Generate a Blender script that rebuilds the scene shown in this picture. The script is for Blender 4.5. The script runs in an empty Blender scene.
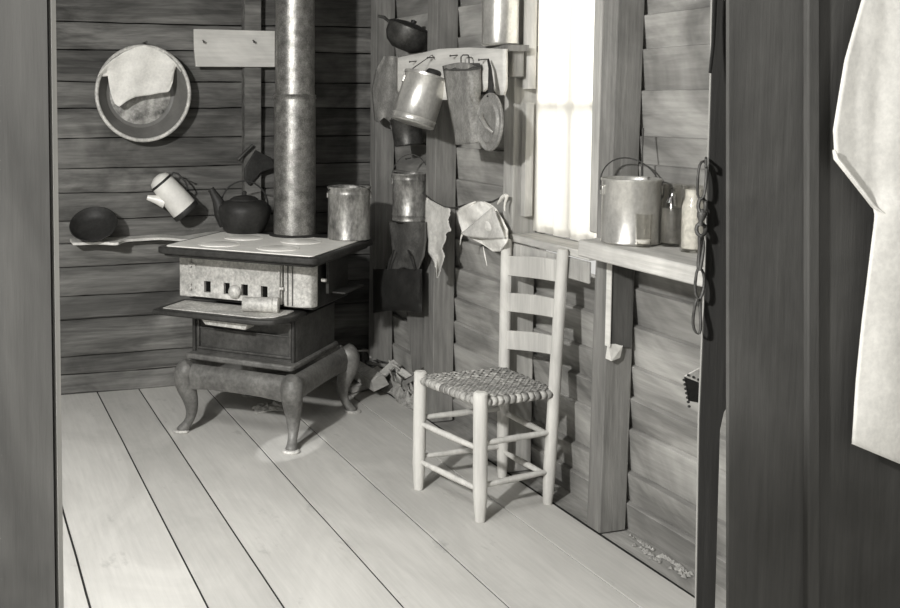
import bpy, math, random
from mathutils import Vector, Matrix, noise
random.seed(7)
scene = bpy.context.scene
COL = scene.collection

# ------------------------------------------------------------------ camera
f = 1030.; cx = 260.; H = 1.42
th = math.atan(312/1030.); al = math.radians(4)
cy = 100+f*math.tan(al)
s_, c_ = math.sin(th), math.cos(th); sa, ca = math.sin(al), math.cos(al)
FW = Vector((s_*ca, c_*ca, -sa)); RT = Vector((c_, -s_, 0)); UP = Vector((s_*sa, c_*sa, ca))
EYE = Vector((0, 0, H))
cam = bpy.data.cameras.new('camera'); co = bpy.data.objects.new('camera', cam); COL.objects.link(co)
co.matrix_world = Matrix(((RT.x, UP.x, -FW.x, 0), (RT.y, UP.y, -FW.y, 0), (RT.z, UP.z, -FW.z, H), (0, 0, 0, 1)))
cam.sensor_fit = 'HORIZONTAL'; cam.sensor_width = 36; cam.lens = f/900*36
cam.shift_x = (450-cx)/900; cam.shift_y = -(304-cy)/900
cam.clip_start = .05
scene.camera = co

def P(u, v, ax, val):
    """surveyed point: where the sight line of a photo point meets a wall / floor plane"""
    d = FW+RT*((u-cx)/f)+UP*((cy-v)/f)
    i = 'XYZ'.index(ax)
    return EYE+d*((val-EYE[i])/d[i])
def pxm(p):
    return (p-EYE).dot(FW)/f

# ------------------------------------------------------------------ materials
def g(v, warm=1.):
    return (v, v*(1-.018*warm), v*(1-.075*warm), 1)
def newmat(name):
    m = bpy.data.materials.new(name); m.use_nodes = True
    nt = m.node_tree; b = nt.nodes['Principled BSDF']
    return m, nt, b
def N(nt, t, **kw):
    n = nt.nodes.new(t)
    for k, v in kw.items():
        if k in n.inputs: n.inputs[k].default_value = v
        else: setattr(n, k, v)
    return n
def ramp(nt, fac, stops):
    r = nt.nodes.new('ShaderNodeValToRGB'); e = r.color_ramp.elements
    while len(e) < len(stops): e.new(.5)
    for i, (p, c) in enumerate(stops): e[i].position = p; e[i].color = c if not isinstance(c, float) else (c, c, c, 1)
    nt.links.new(fac, r.inputs['Fac']); return r.outputs['Color']
def mul(nt, a, b, fac=1.):
    m = nt.nodes.new('ShaderNodeMix'); m.data_type = 'RGBA'; m.blend_type = 'MULTIPLY'
    m.inputs[0].default_value = fac
    nt.links.new(a, m.inputs[6]); nt.links.new(b, m.inputs[7]); return m.outputs[2]
def coords(nt, scale, rot=(0, 0, 0)):
    tc = nt.nodes.new('ShaderNodeTexCoord'); mp = nt.nodes.new('ShaderNodeMapping')
    mp.inputs['Scale'].default_value = scale; mp.inputs['Rotation'].default_value = rot
    nt.links.new(tc.outputs['Object'], mp.inputs['Vector']); return mp.outputs['Vector']
def wood(name, base, axis='X', contrast=.5, patch=.4, vary=.3, rough=.85, bump=.35, fine=1., stain=0., streak=0.):
    m, nt, b = newmat(name)
    sc = {'X': (.06, 1, 1), 'Y': (1, .06, 1), 'Z': (1, 1, .06)}[axis]
    v = coords(nt, sc)
    geo = nt.nodes.new('ShaderNodeNewGeometry')
    # shift the grain from board to board
    add = nt.nodes.new('ShaderNodeVectorMath'); add.operation = 'MULTIPLY_ADD'
    comb = nt.nodes.new('ShaderNodeCombineXYZ')
    for i in range(3): nt.links.new(geo.outputs['Random Per Island'], comb.inputs[i])
    add.inputs[1].default_value = (7.3, 5.1, 9.7)
    nt.links.new(comb.outputs[0], add.inputs[0]); nt.links.new(v, add.inputs[2])
    n1 = N(nt, 'ShaderNodeTexNoise', Scale=70*fine, Detail=6., Roughness=.65); nt.links.new(add.outputs[0], n1.inputs['Vector'])
    n2 = N(nt, 'ShaderNodeTexNoise', Scale=13*fine, Detail=4., Roughness=.6, Distortion=1.2); nt.links.new(add.outputs[0], n2.inputs['Vector'])
    n3 = N(nt, 'ShaderNodeTexNoise', Scale=3.2, Detail=4., Roughness=.6)
    nt.links.new(coords(nt, tuple(.45 if q < 1 else 1. for q in sc)), n3.inputs['Vector'])
    lo = 1-contrast
    c1 = ramp(nt, n1.outputs['Fac'], [(.3, lo), (.7, 1.+contrast*.25)])
    c2 = ramp(nt, n2.outputs['Fac'], [(.32, lo+.1), (.68, 1.+contrast*.2)])
    n3.inputs['Distortion'].default_value = 1.5
    c3 = ramp(nt, n3.outputs['Fac'], [(.36, 1-patch), (.64, 1.+patch*.3)])
    c4 = ramp(nt, geo.outputs['Random Per Island'], [(0, 1-vary), (1, 1.+vary*.4)])
    rgb = nt.nodes.new('ShaderNodeRGB'); rgb.outputs[0].default_value = g(base)
    c = mul(nt, mul(nt, mul(nt, mul(nt, rgb.outputs[0], c1), c2), c3), c4)
    if streak:
        n6 = N(nt, 'ShaderNodeTexNoise', Scale=7.5, Detail=5., Roughness=.7, Distortion=.6)
        sv = nt.nodes.new('ShaderNodeVectorMath'); sv.operation = 'MULTIPLY'; sv.inputs[1].default_value = tuple(2. if q < 1 else 1.2 for q in sc)
        nt.links.new(add.outputs[0], sv.inputs[0]); nt.links.new(sv.outputs[0], n6.inputs['Vector'])
        c = mul(nt, c, ramp(nt, n6.outputs['Fac'], [(.38, 1.-streak), (.52, 1.), (.7, 1.12)]))
    if stain:
        n5 = N(nt, 'ShaderNodeTexNoise', Scale=9., Detail=5., Roughness=.7); nt.links.new(coords(nt, tuple(.5 if q < 1 else 1. for q in sc)), n5.inputs['Vector'])
        c = mul(nt, c, ramp(nt, n5.outputs['Fac'], [(.62, 1.), (.74, 1-stain)]))
    nt.links.new(c, b.inputs['Base Color'])
    b.inputs['Roughness'].default_value = rough; b.inputs['Specular IOR Level'].default_value = .25
    bp = nt.nodes.new('ShaderNodeBump'); bp.inputs['Strength'].default_value = bump; bp.inputs['Distance'].default_value = .004
    nt.links.new(c1, bp.inputs['Height']); nt.links.new(bp.outputs[0], b.inputs['Normal'])
    return m
def rough_mat(name, base, contrast=.4, scale=14., rough=.8, metal=0., bump=.2, spec=.3, aniso=None, fine=.3, warm=1.):
    m, nt, b = newmat(name)
    v = coords(nt, aniso or (1, 1, 1))
    n1 = N(nt, 'ShaderNodeTexNoise', Scale=scale, Detail=6., Roughness=.65); nt.links.new(v, n1.inputs['Vector'])
    n2 = N(nt, 'ShaderNodeTexNoise', Scale=scale*7, Detail=4., Roughness=.6); nt.links.new(v, n2.inputs['Vector'])
    c1 = ramp(nt, n1.outputs['Fac'], [(.35, 1-contrast), (.65, 1.+contrast*.25)])
    c2 = ramp(nt, n2.outputs['Fac'], [(.35, 1-fine), (.65, 1.)])
    rgb = nt.nodes.new('ShaderNodeRGB'); rgb.outputs[0].default_value = g(base, warm)
    c = mul(nt, mul(nt, rgb.outputs[0], c1), c2)
    nt.links.new(c, b.inputs['Base Color'])
    b.inputs['Roughness'].default_value = rough; b.inputs['Metallic'].default_value = metal
    b.inputs['Specular IOR Level'].default_value = spec
    if bump:
        bp = nt.nodes.new('ShaderNodeBump'); bp.inputs['Strength'].default_value = bump; bp.inputs['Distance'].default_value = .003
        nt.links.new(c2, bp.inputs['Height']); nt.links.new(bp.outputs[0], b.inputs['Normal'])
    return m
def glass_mat(name, tint=.95):
    m, nt, b = newmat(name)
    b.inputs['Base Color'].default_value = g(tint, .4); b.inputs['Roughness'].default_value = .02
    b.inputs['Transmission Weight'].default_value = 1.; b.inputs['IOR'].default_value = 1.3
    return m
def thin_glass(name):
    m, nt, b = newmat(name); out = nt.nodes['Material Output']
    tr = N(nt, 'ShaderNodeBsdfTransparent'); tr.inputs['Color'].default_value = g(.93, .3)
    gl_ = N(nt, 'ShaderNodeBsdfGlossy'); gl_.inputs['Roughness'].default_value = .06; gl_.inputs['Color'].default_value = g(.95, .3)
    lw = N(nt, 'ShaderNodeLayerWeight'); lw.inputs['Blend'].default_value = .35
    mx = nt.nodes.new('ShaderNodeMixShader'); nt.links.new(lw.outputs['Facing'], mx.inputs[0])
    pw = N(nt, 'ShaderNodeMath', operation='POWER'); nt.links.new(lw.outputs['Facing'], pw.inputs[0]); pw.inputs[1].default_value = 2.
    ad = N(nt, 'ShaderNodeMath', operation='ADD'); nt.links.new(pw.outputs[0], ad.inputs[0]); ad.inputs[1].default_value = .04
    nt.links.new(ad.outputs[0], mx.inputs[0])
    nt.links.new(tr.outputs[0], mx.inputs[1]); nt.links.new(gl_.outputs[0], mx.inputs[2]); nt.links.new(mx.outputs[0], out.inputs['Surface']); return m
def curtain_mat(name):
    m, nt, b = newmat(name)
    out = nt.nodes['Material Output']
    tr = N(nt, 'ShaderNodeBsdfTranslucent'); tr.inputs['Color'].default_value = g(.85)
    df = N(nt, 'ShaderNodeBsdfDiffuse'); df.inputs['Color'].default_value = g(.8)
    mx = nt.nodes.new('ShaderNodeMixShader'); mx.inputs[0].default_value = .55
    nt.links.new(df.outputs[0], mx.inputs[1]); nt.links.new(tr.outputs[0], mx.inputs[2])
    nt.links.new(mx.outputs[0], out.inputs['Surface']); return m

M = dict(
 floor=wood('scrubbed_floor_wood', .56, 'Y', .10, .11, .10, bump=.25, stain=.25),
 stripwood=wood('edge_strip_wood', .36, 'Z', .2, .2, .1),
 under=rough_mat('dark_underfloor', .02),
 back=wood('smoked_wall_wood', .22, 'X', .36, .5, .35, bump=.9, streak=.4),
 siding=wood('weathered_siding_wood', .41, 'Y', .18, .5, .25, bump=.7, streak=.15),
 stud=wood('old_stud_wood', .29, 'Z', .3, .3, .2, bump=.6),
 studdark=wood('dark_stud_wood', .12, 'Z', .3, .3, .2, bump=.6),
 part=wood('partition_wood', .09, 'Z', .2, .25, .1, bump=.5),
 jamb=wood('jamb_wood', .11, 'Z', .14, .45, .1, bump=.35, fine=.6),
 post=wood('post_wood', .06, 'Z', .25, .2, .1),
 pale=wood('pale_bare_board', .75, 'Y', .14, .2, .1, bump=.3),
 palex=wood('pale_bare_board_across', .72, 'X', .14, .2, .1, bump=.3),
 shelf=wood('worn_shelf_board', .66, 'Y', .25, .3, .1, bump=.8),
 frame=wood('window_frame_wood', .52, 'Z', .25, .3, .1),
 chair=wood('bare_chair_wood', .64, 'Z', .16, .22, .08, bump=.3),
 splint=wood('splint_weave', .50, 'X', .3, .3, .5, bump=.5),
 fire=wood('split_firewood', .7, 'X', .35, .4, .5, bump=.8),
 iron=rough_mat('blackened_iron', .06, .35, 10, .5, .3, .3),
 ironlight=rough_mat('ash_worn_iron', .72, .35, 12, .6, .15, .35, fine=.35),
 irontop=rough_mat('highlit_iron_top', .93, .10, 8, .4, .0, .05, spec=.5, fine=.06),  # near-white colour paints in the highlight on the stove top
 ironmid=rough_mat('worn_brown_iron', .20, .4, 9, .5, .2, .3),
 lidtin=rough_mat('dented_lid_tin', .34, .4, 20, .5, .2, .3),
 irondk=rough_mat('dull_dark_iron', .10, .4, 9, .5, .2, .3),
 black=rough_mat('sooty_black', .035, .4, 12, .55, 0, .2),
 hole=rough_mat('firebox_dark', .012, .1, 10, 1, 0, 0, spec=0),
 pipe=rough_mat('stovepipe_metal', .42, .5, 26, .36, .7, .3, fine=.38),
 tin=rough_mat('bright_tin', .68, .22, 16, .30, .65, .12, aniso=(1, 1, .6), fine=.15),
 tinold=rough_mat('stained_tin', .50, .7, 11, .42, .5, .3, aniso=(1, 1, .5), fine=.4),
 tindark=rough_mat('dull_dark_tin', .10, .5, 15, .45, .5, .2),
 enamel=rough_mat('white_enamel', .78, .12, 12, .25, 0, 0, spec=.5, fine=.05),
 enamelgrey=rough_mat('grey_enamel', .16, .2, 12, .3, 0, 0, spec=.5, fine=.1),
 basinfl=rough_mat('worn_basin_bottom', .46, .85, 12, .5, 0, .1),
 cloth=rough_mat('white_cotton', .80, .14, 12, .95, 0, .35, spec=.1, fine=.12),
 rag=rough_mat('grey_rag', .62, .25, 14, .95, 0, .35, spec=.1, fine=.15),
 dcloth=rough_mat('dark_cloth', .11, .35, 16, .95, 0, .4, spec=.1),
 gcloth=rough_mat('dull_grey_cloth', .33, .35, 16, .95, 0, .4, spec=.1),
 paper=rough_mat('scrap_paper', .62, .25, 14, .9, 0, .2, spec=.1),
 chain=rough_mat('chain_iron', .10, .4, 60, .5, .4, .3),
 milk=rough_mat('white_contents', .85, .05, 10, .6, 0, 0),
 grease=rough_mat('grey_contents', .22, .5, 12, .6, 0, 0),
 glass=thin_glass('clear_glass'), pane=thin_glass('window_glass'), curtain=curtain_mat('thin_curtain'),
 dust=rough_mat('crumbled_dust', .45, .5, 30, .95, 0, .5, spec=.1),
)

# ------------------------------------------------------------------ mesh builder
class MB:
    def __init__(s, T=None): s.v = []; s.f = []; s.T = T or Matrix.Identity(4)
    def add(s, vs, fs, T=None):
        k = len(s.v); T = s.T @ T if T else s.T
        s.v += [T @ Vector(p) for p in vs]; s.f += [tuple(k+i for i in q) for q in fs]; return s
    def box(s, a, b, T=None, jit=0):
        (x0, y0, z0), (x1, y1, z1) = a, b
        vs = [(x0, y0, z0), (x1, y0, z0), (x1, y1, z0), (x0, y1, z0), (x0, y0, z1), (x1, y0, z1), (x1, y1, z1), (x0, y1, z1)]
        if jit: vs = [tuple(q+random.uniform(-jit, jit) for q in p) for p in vs]
        return s.add(vs, [(3, 2, 1, 0), (4, 5, 6, 7), (0, 1, 5, 4), (1, 2, 6, 5), (2, 3, 7, 6), (3, 0, 4, 7)], T)
    def prism(s, pts, d, T=None):
        """pts: list of 3D points of one flat face; d: offset vector"""
        n = len(pts); d = Vector(d); pts = [Vector(p) for p in pts]
        vs = pts+[p+d for p in pts]
        fs = [tuple(range(n))[::-1], tuple(range(n, 2*n))]+[(i, (i+1) % n, n+(i+1) % n, n+i) for i in range(n)]
        return s.add(vs, fs, T)
    def lathe(s, prof, T=None, n=32, a0=0, a1=2*math.pi, wob=0):
        vs = []; fs = []; full = abs(a1-a0-2*math.pi) < 1e-6; m = n if full else n+1
        for k, (r, z) in enumerate(prof):
            for i in range(m):
                a = a0+(a1-a0)*i/n; rr = r*(1+wob*math.sin(3*a+k))
                vs.append((rr*math.cos(a), rr*math.sin(a), z))
        for k in range(len(prof)-1):
            for i in range(n):
                j = (i+1) % m
                fs.append((k*m+i, k*m+j, (k+1)*m+j, (k+1)*m+i))
        return s.add(vs, fs, T)
    def cyl(s, a, b, r, r2=None, n=16):
        return s.tube([a, b], [r, r if r2 is None else r2], n)
    def tube(s, pts, r, n=10, closed=False, flat=1.):
        pts = [Vector(p) for p in pts]; L = len(pts)
        if not isinstance(r, (list, tuple)): r = [r]*L
        vs = []; fs = []; prev = None
        for i, p in enumerate(pts):
            if closed: t = pts[(i+1) % L]-pts[i-1]
            else: t = pts[min(i+1, L-1)]-pts[max(i-1, 0)]
            t.normalize()
            if prev is None:
                a = t.cross(Vector((0, 0, 1)))
                if a.length < .1: a = t.cross(Vector((0, 1, 0)))
            else: a = prev-t*prev.dot(t)
            a.normalize(); prev = a; b = t.cross(a)
            for k in range(n):
                q = 2*math.pi*k/n
                vs.append(p+a*math.cos(q)*r[i]+b*math.sin(q)*r[i]*flat)
        for i in range(L if closed else L-1):
            j = (i+1) % L
            for k in range(n): fs.append((i*n+k, i*n+(k+1) % n, j*n+(k+1) % n, j*n+k))
        if not closed: fs += [tuple(range(n))[::-1], tuple(range((L-1)*n, L*n))]
        return s.add(vs, fs)
    def grid(s, fn, nu, nv):
        vs = [fn(i/nu, j/nv) for j in range(nv+1) for i in range(nu+1)]
        fs = [(j*(nu+1)+i, j*(nu+1)+i+1, (j+1)*(nu+1)+i+1, (j+1)*(nu+1)+i) for j in range(nv) for i in range(nu)]
        return s.add(vs, fs)
def interp(pts, t):
    """pts: list of (t, value)"""
    if t <= pts[0][0]: return pts[0][1]
    for (a, x), (b, y) in zip(pts, pts[1:]):
        if t <= b: return x+(y-x)*(t-a)/(b-a) if b > a else y
    return pts[-1][1]
def nz(x, y, z=0): return noise.noise(Vector((x, y, z)))

def link(name, mb, mat, origin=(0, 0, 0), parent=None, bevel=0, smooth=40, solid=0, sub=0, label=None):
    me = bpy.data.meshes.new(name); o = Vector(origin)
    me.from_pydata([tuple(v-o) for v in mb.v], [], mb.f); me.materials.append(M[mat]); me.validate()
    import bmesh
    bm = bmesh.new(); bm.from_mesh(me)
    if not solid: bmesh.ops.recalc_face_normals(bm, faces=bm.faces)
    bm.to_mesh(me); bm.free()
    for p in me.polygons: p.use_smooth = True
    me.set_sharp_from_angle(angle=math.radians(smooth))
    ob = bpy.data.objects.new(name, me); COL.objects.link(ob)
    if parent is not None: ob.parent = parent
    else: ob.location = o
    if solid:
        md = ob.modifiers.new('thickness', 'SOLIDIFY'); md.thickness = solid; md.offset = 0
    if bevel:
        md = ob.modifiers.new('bevel', 'BEVEL'); md.width = bevel; md.segments = 2; md.limit_method = 'ANGLE'; md.angle_limit = math.radians(35)
    if sub:
        md = ob.modifiers.new('subsurf', 'SUBSURF'); md.levels = sub; md.render_levels = sub
    if label: ob['label'] = label
    return ob
def tag(o, label, cat, group=None, kind=None):
    o['label'] = label; o['category'] = cat
    if group: o['group'] = group
    if kind: o['kind'] = kind
    return o
def base_of(mb):
    xs = [v.x for v in mb.v]; ys = [v.y for v in mb.v]; zs = [v.z for v in mb.v]
    return Vector(((min(xs)+max(xs))/2, (min(ys)+max(ys))/2, min(zs)))
def solo(name, mb, mat, label, cat, group=None, **k):
    return tag(link(name, mb, mat, base_of(mb), **k), label, cat, group)
def struct(name, mb, mat, **k):
    o = link(name, mb, mat, base_of(mb), **k); o['kind'] = 'structure'; return o
class Thing:
    """an Empty at the thing's base; parts are built in room coordinates"""
    def __init__(s, name, label, cat, loc, group=None):
        s.o = bpy.data.objects.new(name, None); COL.objects.link(s.o); s.o.location = loc; s.loc = Vector(loc)
        s.o.empty_display_size = .05; tag(s.o, label, cat, group)
    def part(s, name, mb, mat, parent=None, **k):
        return link(name, mb, mat, s.loc, parent or s.o, **k)
def frame_at(p, roll=0, tilt=0, yaw=0):
    """frame at p: x right, y away from the viewer, z up; rolled clockwise, tilted towards the viewer, degrees"""
    d = Vector((p.x, p.y, 0)).normalized(); r = Vector((d.y, -d.x, 0))
    B = Matrix(((r.x, d.x, 0, p.x), (r.y, d.y, 0, p.y), (0, 0, 1, p.z), (0, 0, 0, 1)))
    return B @ Matrix.Rotation(math.radians(yaw), 4, 'Z') @ Matrix.Rotation(math.radians(roll), 4, 'Y') @ Matrix.Rotation(math.radians(tilt), 4, 'X')

XF = 2.02    # room face of the studs of the right wall
XS = 2.12    # inner face of the clapboards
YB = 4.95    # back wall

# ------------------------------------------------------------------ floor
mb = MB(); xs = [-2.25, -1.95, -1.72, -1.4, -1.12, -.85, -.55, -.3, .02, .357, .673, .877, 1.199, 1.483, 1.834, XF]
for a, b in zip(xs, xs[1:]):
    g_ = .0035; dz = random.uniform(-.002, 0)
    n = 24; y0, y1 = -1.2, YB+.01
    sec = []
    vs = []; fs = []
    for i in range(n+1):
        y = y0+(y1-y0)*i/n
        w1 = .0025*nz(a*9, y*2.3); w2 = .0025*nz(b*9, y*2.3)
        for (x, z) in ((a+g_+w1, -.025), (a+g_+w1, dz-.003), (a+g_+w1+.001, dz), (b-g_+w2-.001, dz), (b-g_+w2, dz-.003), (b-g_+w2, -.025)):
            vs.append((x, y, z))
    for i in range(n):
        for k in range(6):
            fs.append((i*6+k, i*6+(k+1) % 6, (i+1)*6+(k+1) % 6, (i+1)*6+k))
    fs += [tuple(range(6)), tuple(range(n*6, n*6+6))[::-1]]
    mb.add(vs, fs)
struct('floor', mb, 'floor')
mb = MB().box((-2.3, -1.2, -.12), (2.3, 5.1, -.006)); struct('trim_1', mb, 'under')
mb = MB().box((XF+.012, 1.0, -.0055), (2.18, YB+.02, -.004)); struct('trim_2', mb, 'siding')      # sill timber beside the floor edge

# ------------------------------------------------------------------ back wall of horizontal planks
mb = MB(); zs = [0, .095, .187, .365, .481, .621, .735, .846, .976, 1.095, 1.238, 1.381, 1.508, 1.66, 1.791, 1.94, 2.09, 2.26, 2.42, 2.56]
for k, (a, b) in enumerate(zip(zs, zs[1:])):
    n = 60; x0, x1 = -2.25, 2.16; vs = []; fs = []
    o = random.uniform(-.006, .006); lean = random.uniform(.004, .014)
    for i in range(n+1):
        x = x0+(x1-x0)*i/n
        lo = a+.002+.007*nz(x*1.7, k*3.1)+.003*nz(x*9, k*7.7); hi = b-.0035+.007*nz(x*1.7, (k+1)*3.1)+.003*nz(x*9, k*5+2)
        e = .004*nz(x*3, k*11)
        for (y, z) in ((YB+.05, lo), (YB+o+e+.004, lo), (YB+o+e, lo+.006), (YB+o+lean+e, hi-.006), (YB+o+lean+.004+e, hi), (YB+.05, hi)):
            vs.append((x, y, z))
    for i in range(n):
        for q in range(6): fs.append((i*6+q, i*6+(q+1) % 6, (i+1)*6+(q+1) % 6, (i+1)*6+q))
    fs += [tuple(range(6)), tuple(range(n*6, n*6+6))[::-1]]
    mb.add(vs, fs)
struct('wall_back', mb, 'back')
mb = MB().box((-2.3, YB+.055, 0), (2.3, YB+.1, 2.6)); struct('trim_3', mb, 'under')

# ------------------------------------------------------------------ right wall: lapped clapboards seen from inside
mb = MB(); ZL = [-.03, .091, .193, .341, .445, .55, .684, .81, .94, 1.074, 1.214, 1.304, 1.449, 1.583, 1.689, 1.82, 1.95, 2.08, 2.22, 2.36, 2.5]
WY0, WY1, WZ0, WZ1 = 2.90, 3.40, .925, 2.05
def lap(y0, y1, z0, z1, k):
    n = max(2, int((y1-y0)/.06)); vs = []; fs = []
    for i in range(n+1):
        y = y0+(y1-y0)*i/n; w = .005*nz(y*2.1, k*4.3); w0 = .005*nz(y*2.1, (k-1)*4.3); e = .004*nz(y*3, k*9.1)
        for (x, z) in ((XS+.03+e, z0-.02+w0), (XS+e, z1+w-.002), (XS+.003+e, z1+w), (XS+.036+e, z1+w+.002), (XS+.05+e, z0-.02+w0)):
            vs.append((x, y, z))
    for i in range(n):
        for q in range(5): fs.append((i*5+q, i*5+(q+1) % 5, (i+1)*5+(q+1) % 5, (i+1)*5+q))
    fs += [tuple(range(5)), tuple(range(n*5, n*5+5))[::-1]]
    mb.add(vs, fs)
for k, (a, b) in enumerate(zip(ZL, ZL[1:])):
    if b > WZ0 and a < WZ1:
        lap(1.0, WY0, a, b, k); lap(WY1, YB+.04, a, b, k)
    else: lap(1.0, YB+.04, a, b, k)
struct('wall_right', mb, 'siding')

def stud(n, y0, y1, z0=0., z1=2.5, x0=XF, x1=XS, mat='stud', lean=0.):
    mb = MB(); k = 14; vs = []; fs = []
    for i in range(k+1):
        z = z0+(z1-z0)*i/k; e = .003*nz(y0*5, z*2.2); e2 = .003*nz(y1*5, z*2.7+4); l = lean*z
        for (x, y) in ((x0+e, y0+e+l), (x1, y0+e2+l), (x1, y1+l), (x0+e, y1+e2+l)): vs.append((x, y, z))
    for i in range(k):
        for q in range(4): fs.append((i*4+q, i*4+(q+1) % 4, (i+1)*4+(q+1) % 4, (i+1)*4+q))
    fs += [(3, 2, 1, 0), tuple(k*4+q for q in range(4))]
    mb.add(vs, fs); return struct('trim_%d' % n, mb, mat, bevel=.003)
stud(4, 4.70, 4.77)                       # by the corner
stud(5, 4.045, 4.14)                      # beside the rags
stud(6, WY1+.005, WY1+.075, mat='frame')  # far side of the window
stud(7, 2.825, 2.898, lean=-.018)         # near side of the window
struct('trim_19', MB().box((XF-.002, 2.878, .985), (XF+.03, 2.918, 2.5)), 'frame', bevel=.006)
stud(8, 1.70, 1.78)
# post and cleat on back wall
a = P(243, 60, 'Y', YB-.03).x; b = P(260, 60, 'Y', YB-.03).x
mb = MB().box((a, YB-.055, .9), (b, YB-.002, 2.5)); struct('trim_9', mb, 'back', bevel=.003)

# ------------------------------------------------------------------ ceiling, left wall, plate
mb = MB()
for i in range(22):
    mb.box((-2.25+i*.205, .6, 2.5), (-2.25+i*.205+.2, YB+.05, 2.53))
struct('ceiling', mb, 'studdark')
mb = MB()
for i in range(14): mb.box((-2.28, .6, i*.18), (-2.25, YB+.05, i*.18+.175))
struct('wall_left', mb, 'back')

# ------------------------------------------------------------------ window
w = Thing('window_1', '', 'window', (XS, (WY0+WY1)/2, WZ0)); del w.o['label']; del w.o['category']; w.o['kind'] = 'structure'
mb = MB(); fx0, fx1 = XS+.0, XS+.035
mb.box((fx0, WY0, WZ0), (fx1, WY0+.03, WZ1)).box((fx0, WY1-.03, WZ0), (fx1, WY1, WZ1)).box((fx0, WY0+.03, WZ0), (fx1, WY1-.03, WZ0+.04)).box((fx0, WY0+.03, WZ1-.04), (fx1, WY1-.03, WZ1))
w.part('window_frame', mb, 'frame')
zm = P(570, 103, 'X', XS).z; ym = P(573, 100, 'X', XS).y
w.part('muntin', MB().box((fx0+.008, WY0+.03, zm-.012), (fx1-.008, WY1-.03, zm+.012)), 'frame')
w.part('muntin', MB().box((fx0+.009, ym-.009, WZ0+.04), (fx1-.009, ym+.009, WZ1-.04)), 'frame')
for (y0, y1) in ((WY0+.03, ym-.009), (ym+.009, WY1-.03)):
    for (z0, z1) in ((WZ0+.04, zm-.012), (zm+.012, WZ1-.04)):
        w.part('pane', MB().box((fx0+.016, y0, z0), (fx0+.019, y1, z1)), 'pane')
mb = MB().grid(lambda i, j: (XS-.018+.006*math.sin(i*26)+.003*math.sin(i*61+j*3), WY0+.008+(WY1-WY0-.016)*i, WZ0+.005+(WZ1-WZ0-.01)*j), 60, 20)
solo('curtain', mb, 'curtain', 'thin white curtain glowing with daylight in the window', 'curtain')
# stool, apron, stops
struct('trim_10', MB().box((XF-.012, WY0+.0, .892), (XS+.02, WY1+.0, .92)), 'shelf', bevel=.004)
struct('trim_11', MB().box((XF-.012, WY0-.0, .815), (XF-.001, WY1+.0, .888)), 'frame', bevel=.004)
ya = WY1-.0
mb = MB(); z0 = P(530, 89, 'X', 2.08).z
mb.lathe([(.0, z0), (.024, z0), (.024, 2.4), (0, 2.4)], Matrix.Translation((2.062, ya-.028, 0)), 16)
solo('round_pole', mb, 'frame', 'pale round pole standing upright against the window casing, above the gap', 'pole')
struct('trim_12', MB().box((2.05, ya-.03, .985), (2.085, ya-.002, z0-.05)), 'frame', bevel=.003)
# block on the stud
a = P(507, 60, 'X', 1.99); b = P(517, 60, 'X', 1.99)
struct('trim_13', MB().box((1.97, b.y, P(512, 77, 'X', 1.99).z), (XF-.001, a.y, P(512, 47, 'X', 1.99).z)), 'stud', bevel=.003)

# ------------------------------------------------------------------ near partition and jamb
YP = 1.6
xl = P(729, 300, 'Y', YP).x; xb = P(808, 300, 'Y', YP).x; xc = P(820, 300, 'Y', YP).x
mb = MB()
def upright(mb, ua, ub, y, d, up=-70, dn=850):
    return mb.prism([P(ua, up, 'Y', y), P(ub, up, 'Y', y), P(ub, dn, 'Y', y), P(ua, dn, 'Y', y)], (0, d, 0))
upright(mb, 728.5, 808, YP, .008); upright(mb, 819, 980, YP+.004, .02); upright(mb, 982, 1120, YP, .02)
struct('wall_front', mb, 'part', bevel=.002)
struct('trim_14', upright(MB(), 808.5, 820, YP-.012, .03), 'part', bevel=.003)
# dark door post between partition and the room
YQ = 1.80
L = [(-30, 713.5), (75, 712), (300, 705), (420, 700), (608, 697), (640, 696.5)]
Rr = [(-30, 735), (300, 736), (396, 735), (412, 724), (430, 720), (608, 715), (640, 714)]
pts = [P(u, v, 'Y', YQ) for v, u in L]+[P(u, v, 'Y', YQ) for v, u in Rr[::-1]]
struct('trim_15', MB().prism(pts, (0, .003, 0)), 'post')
pts = [P(u+.5, v, 'Y', YQ+.0035) for v, u in L]+[P(u+12, v, 'Y', YQ+.0035) for v, u in L[::-1]]
struct('trim_16', MB().prism(pts, (0, .009, 0)), 'stripwood')
# left jamb close to the viewer
pts = [P(-160, -60, 'Y', 1.0), P(46, -60, 'Y', 1.0), P(56, 660, 'Y', 1.0), P(-160, 660, 'Y', 1.0)]
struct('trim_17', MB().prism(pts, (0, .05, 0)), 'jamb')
mb = MB(); vs = []
e0, e1 = P(47, -60, 'Y', 1.0), P(57, 660, 'Y', 1.0)
for p in (e0, e1):
    vs += [p+Vector((0, .012, 0)), p+Vector((.003, .001, 0)), p+Vector((.008, .006, 0)), p+Vector((.009, .04, 0)), p+Vector((0, .045, 0))]
mb.add(vs, [(0, 1, 2, 3, 4), (9, 8, 7, 6, 5)]+[(i, (i+1) % 5, 5+(i+1) % 5, 5+i) for i in range(5)])
struct('trim_18', mb, 'frame')

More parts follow.
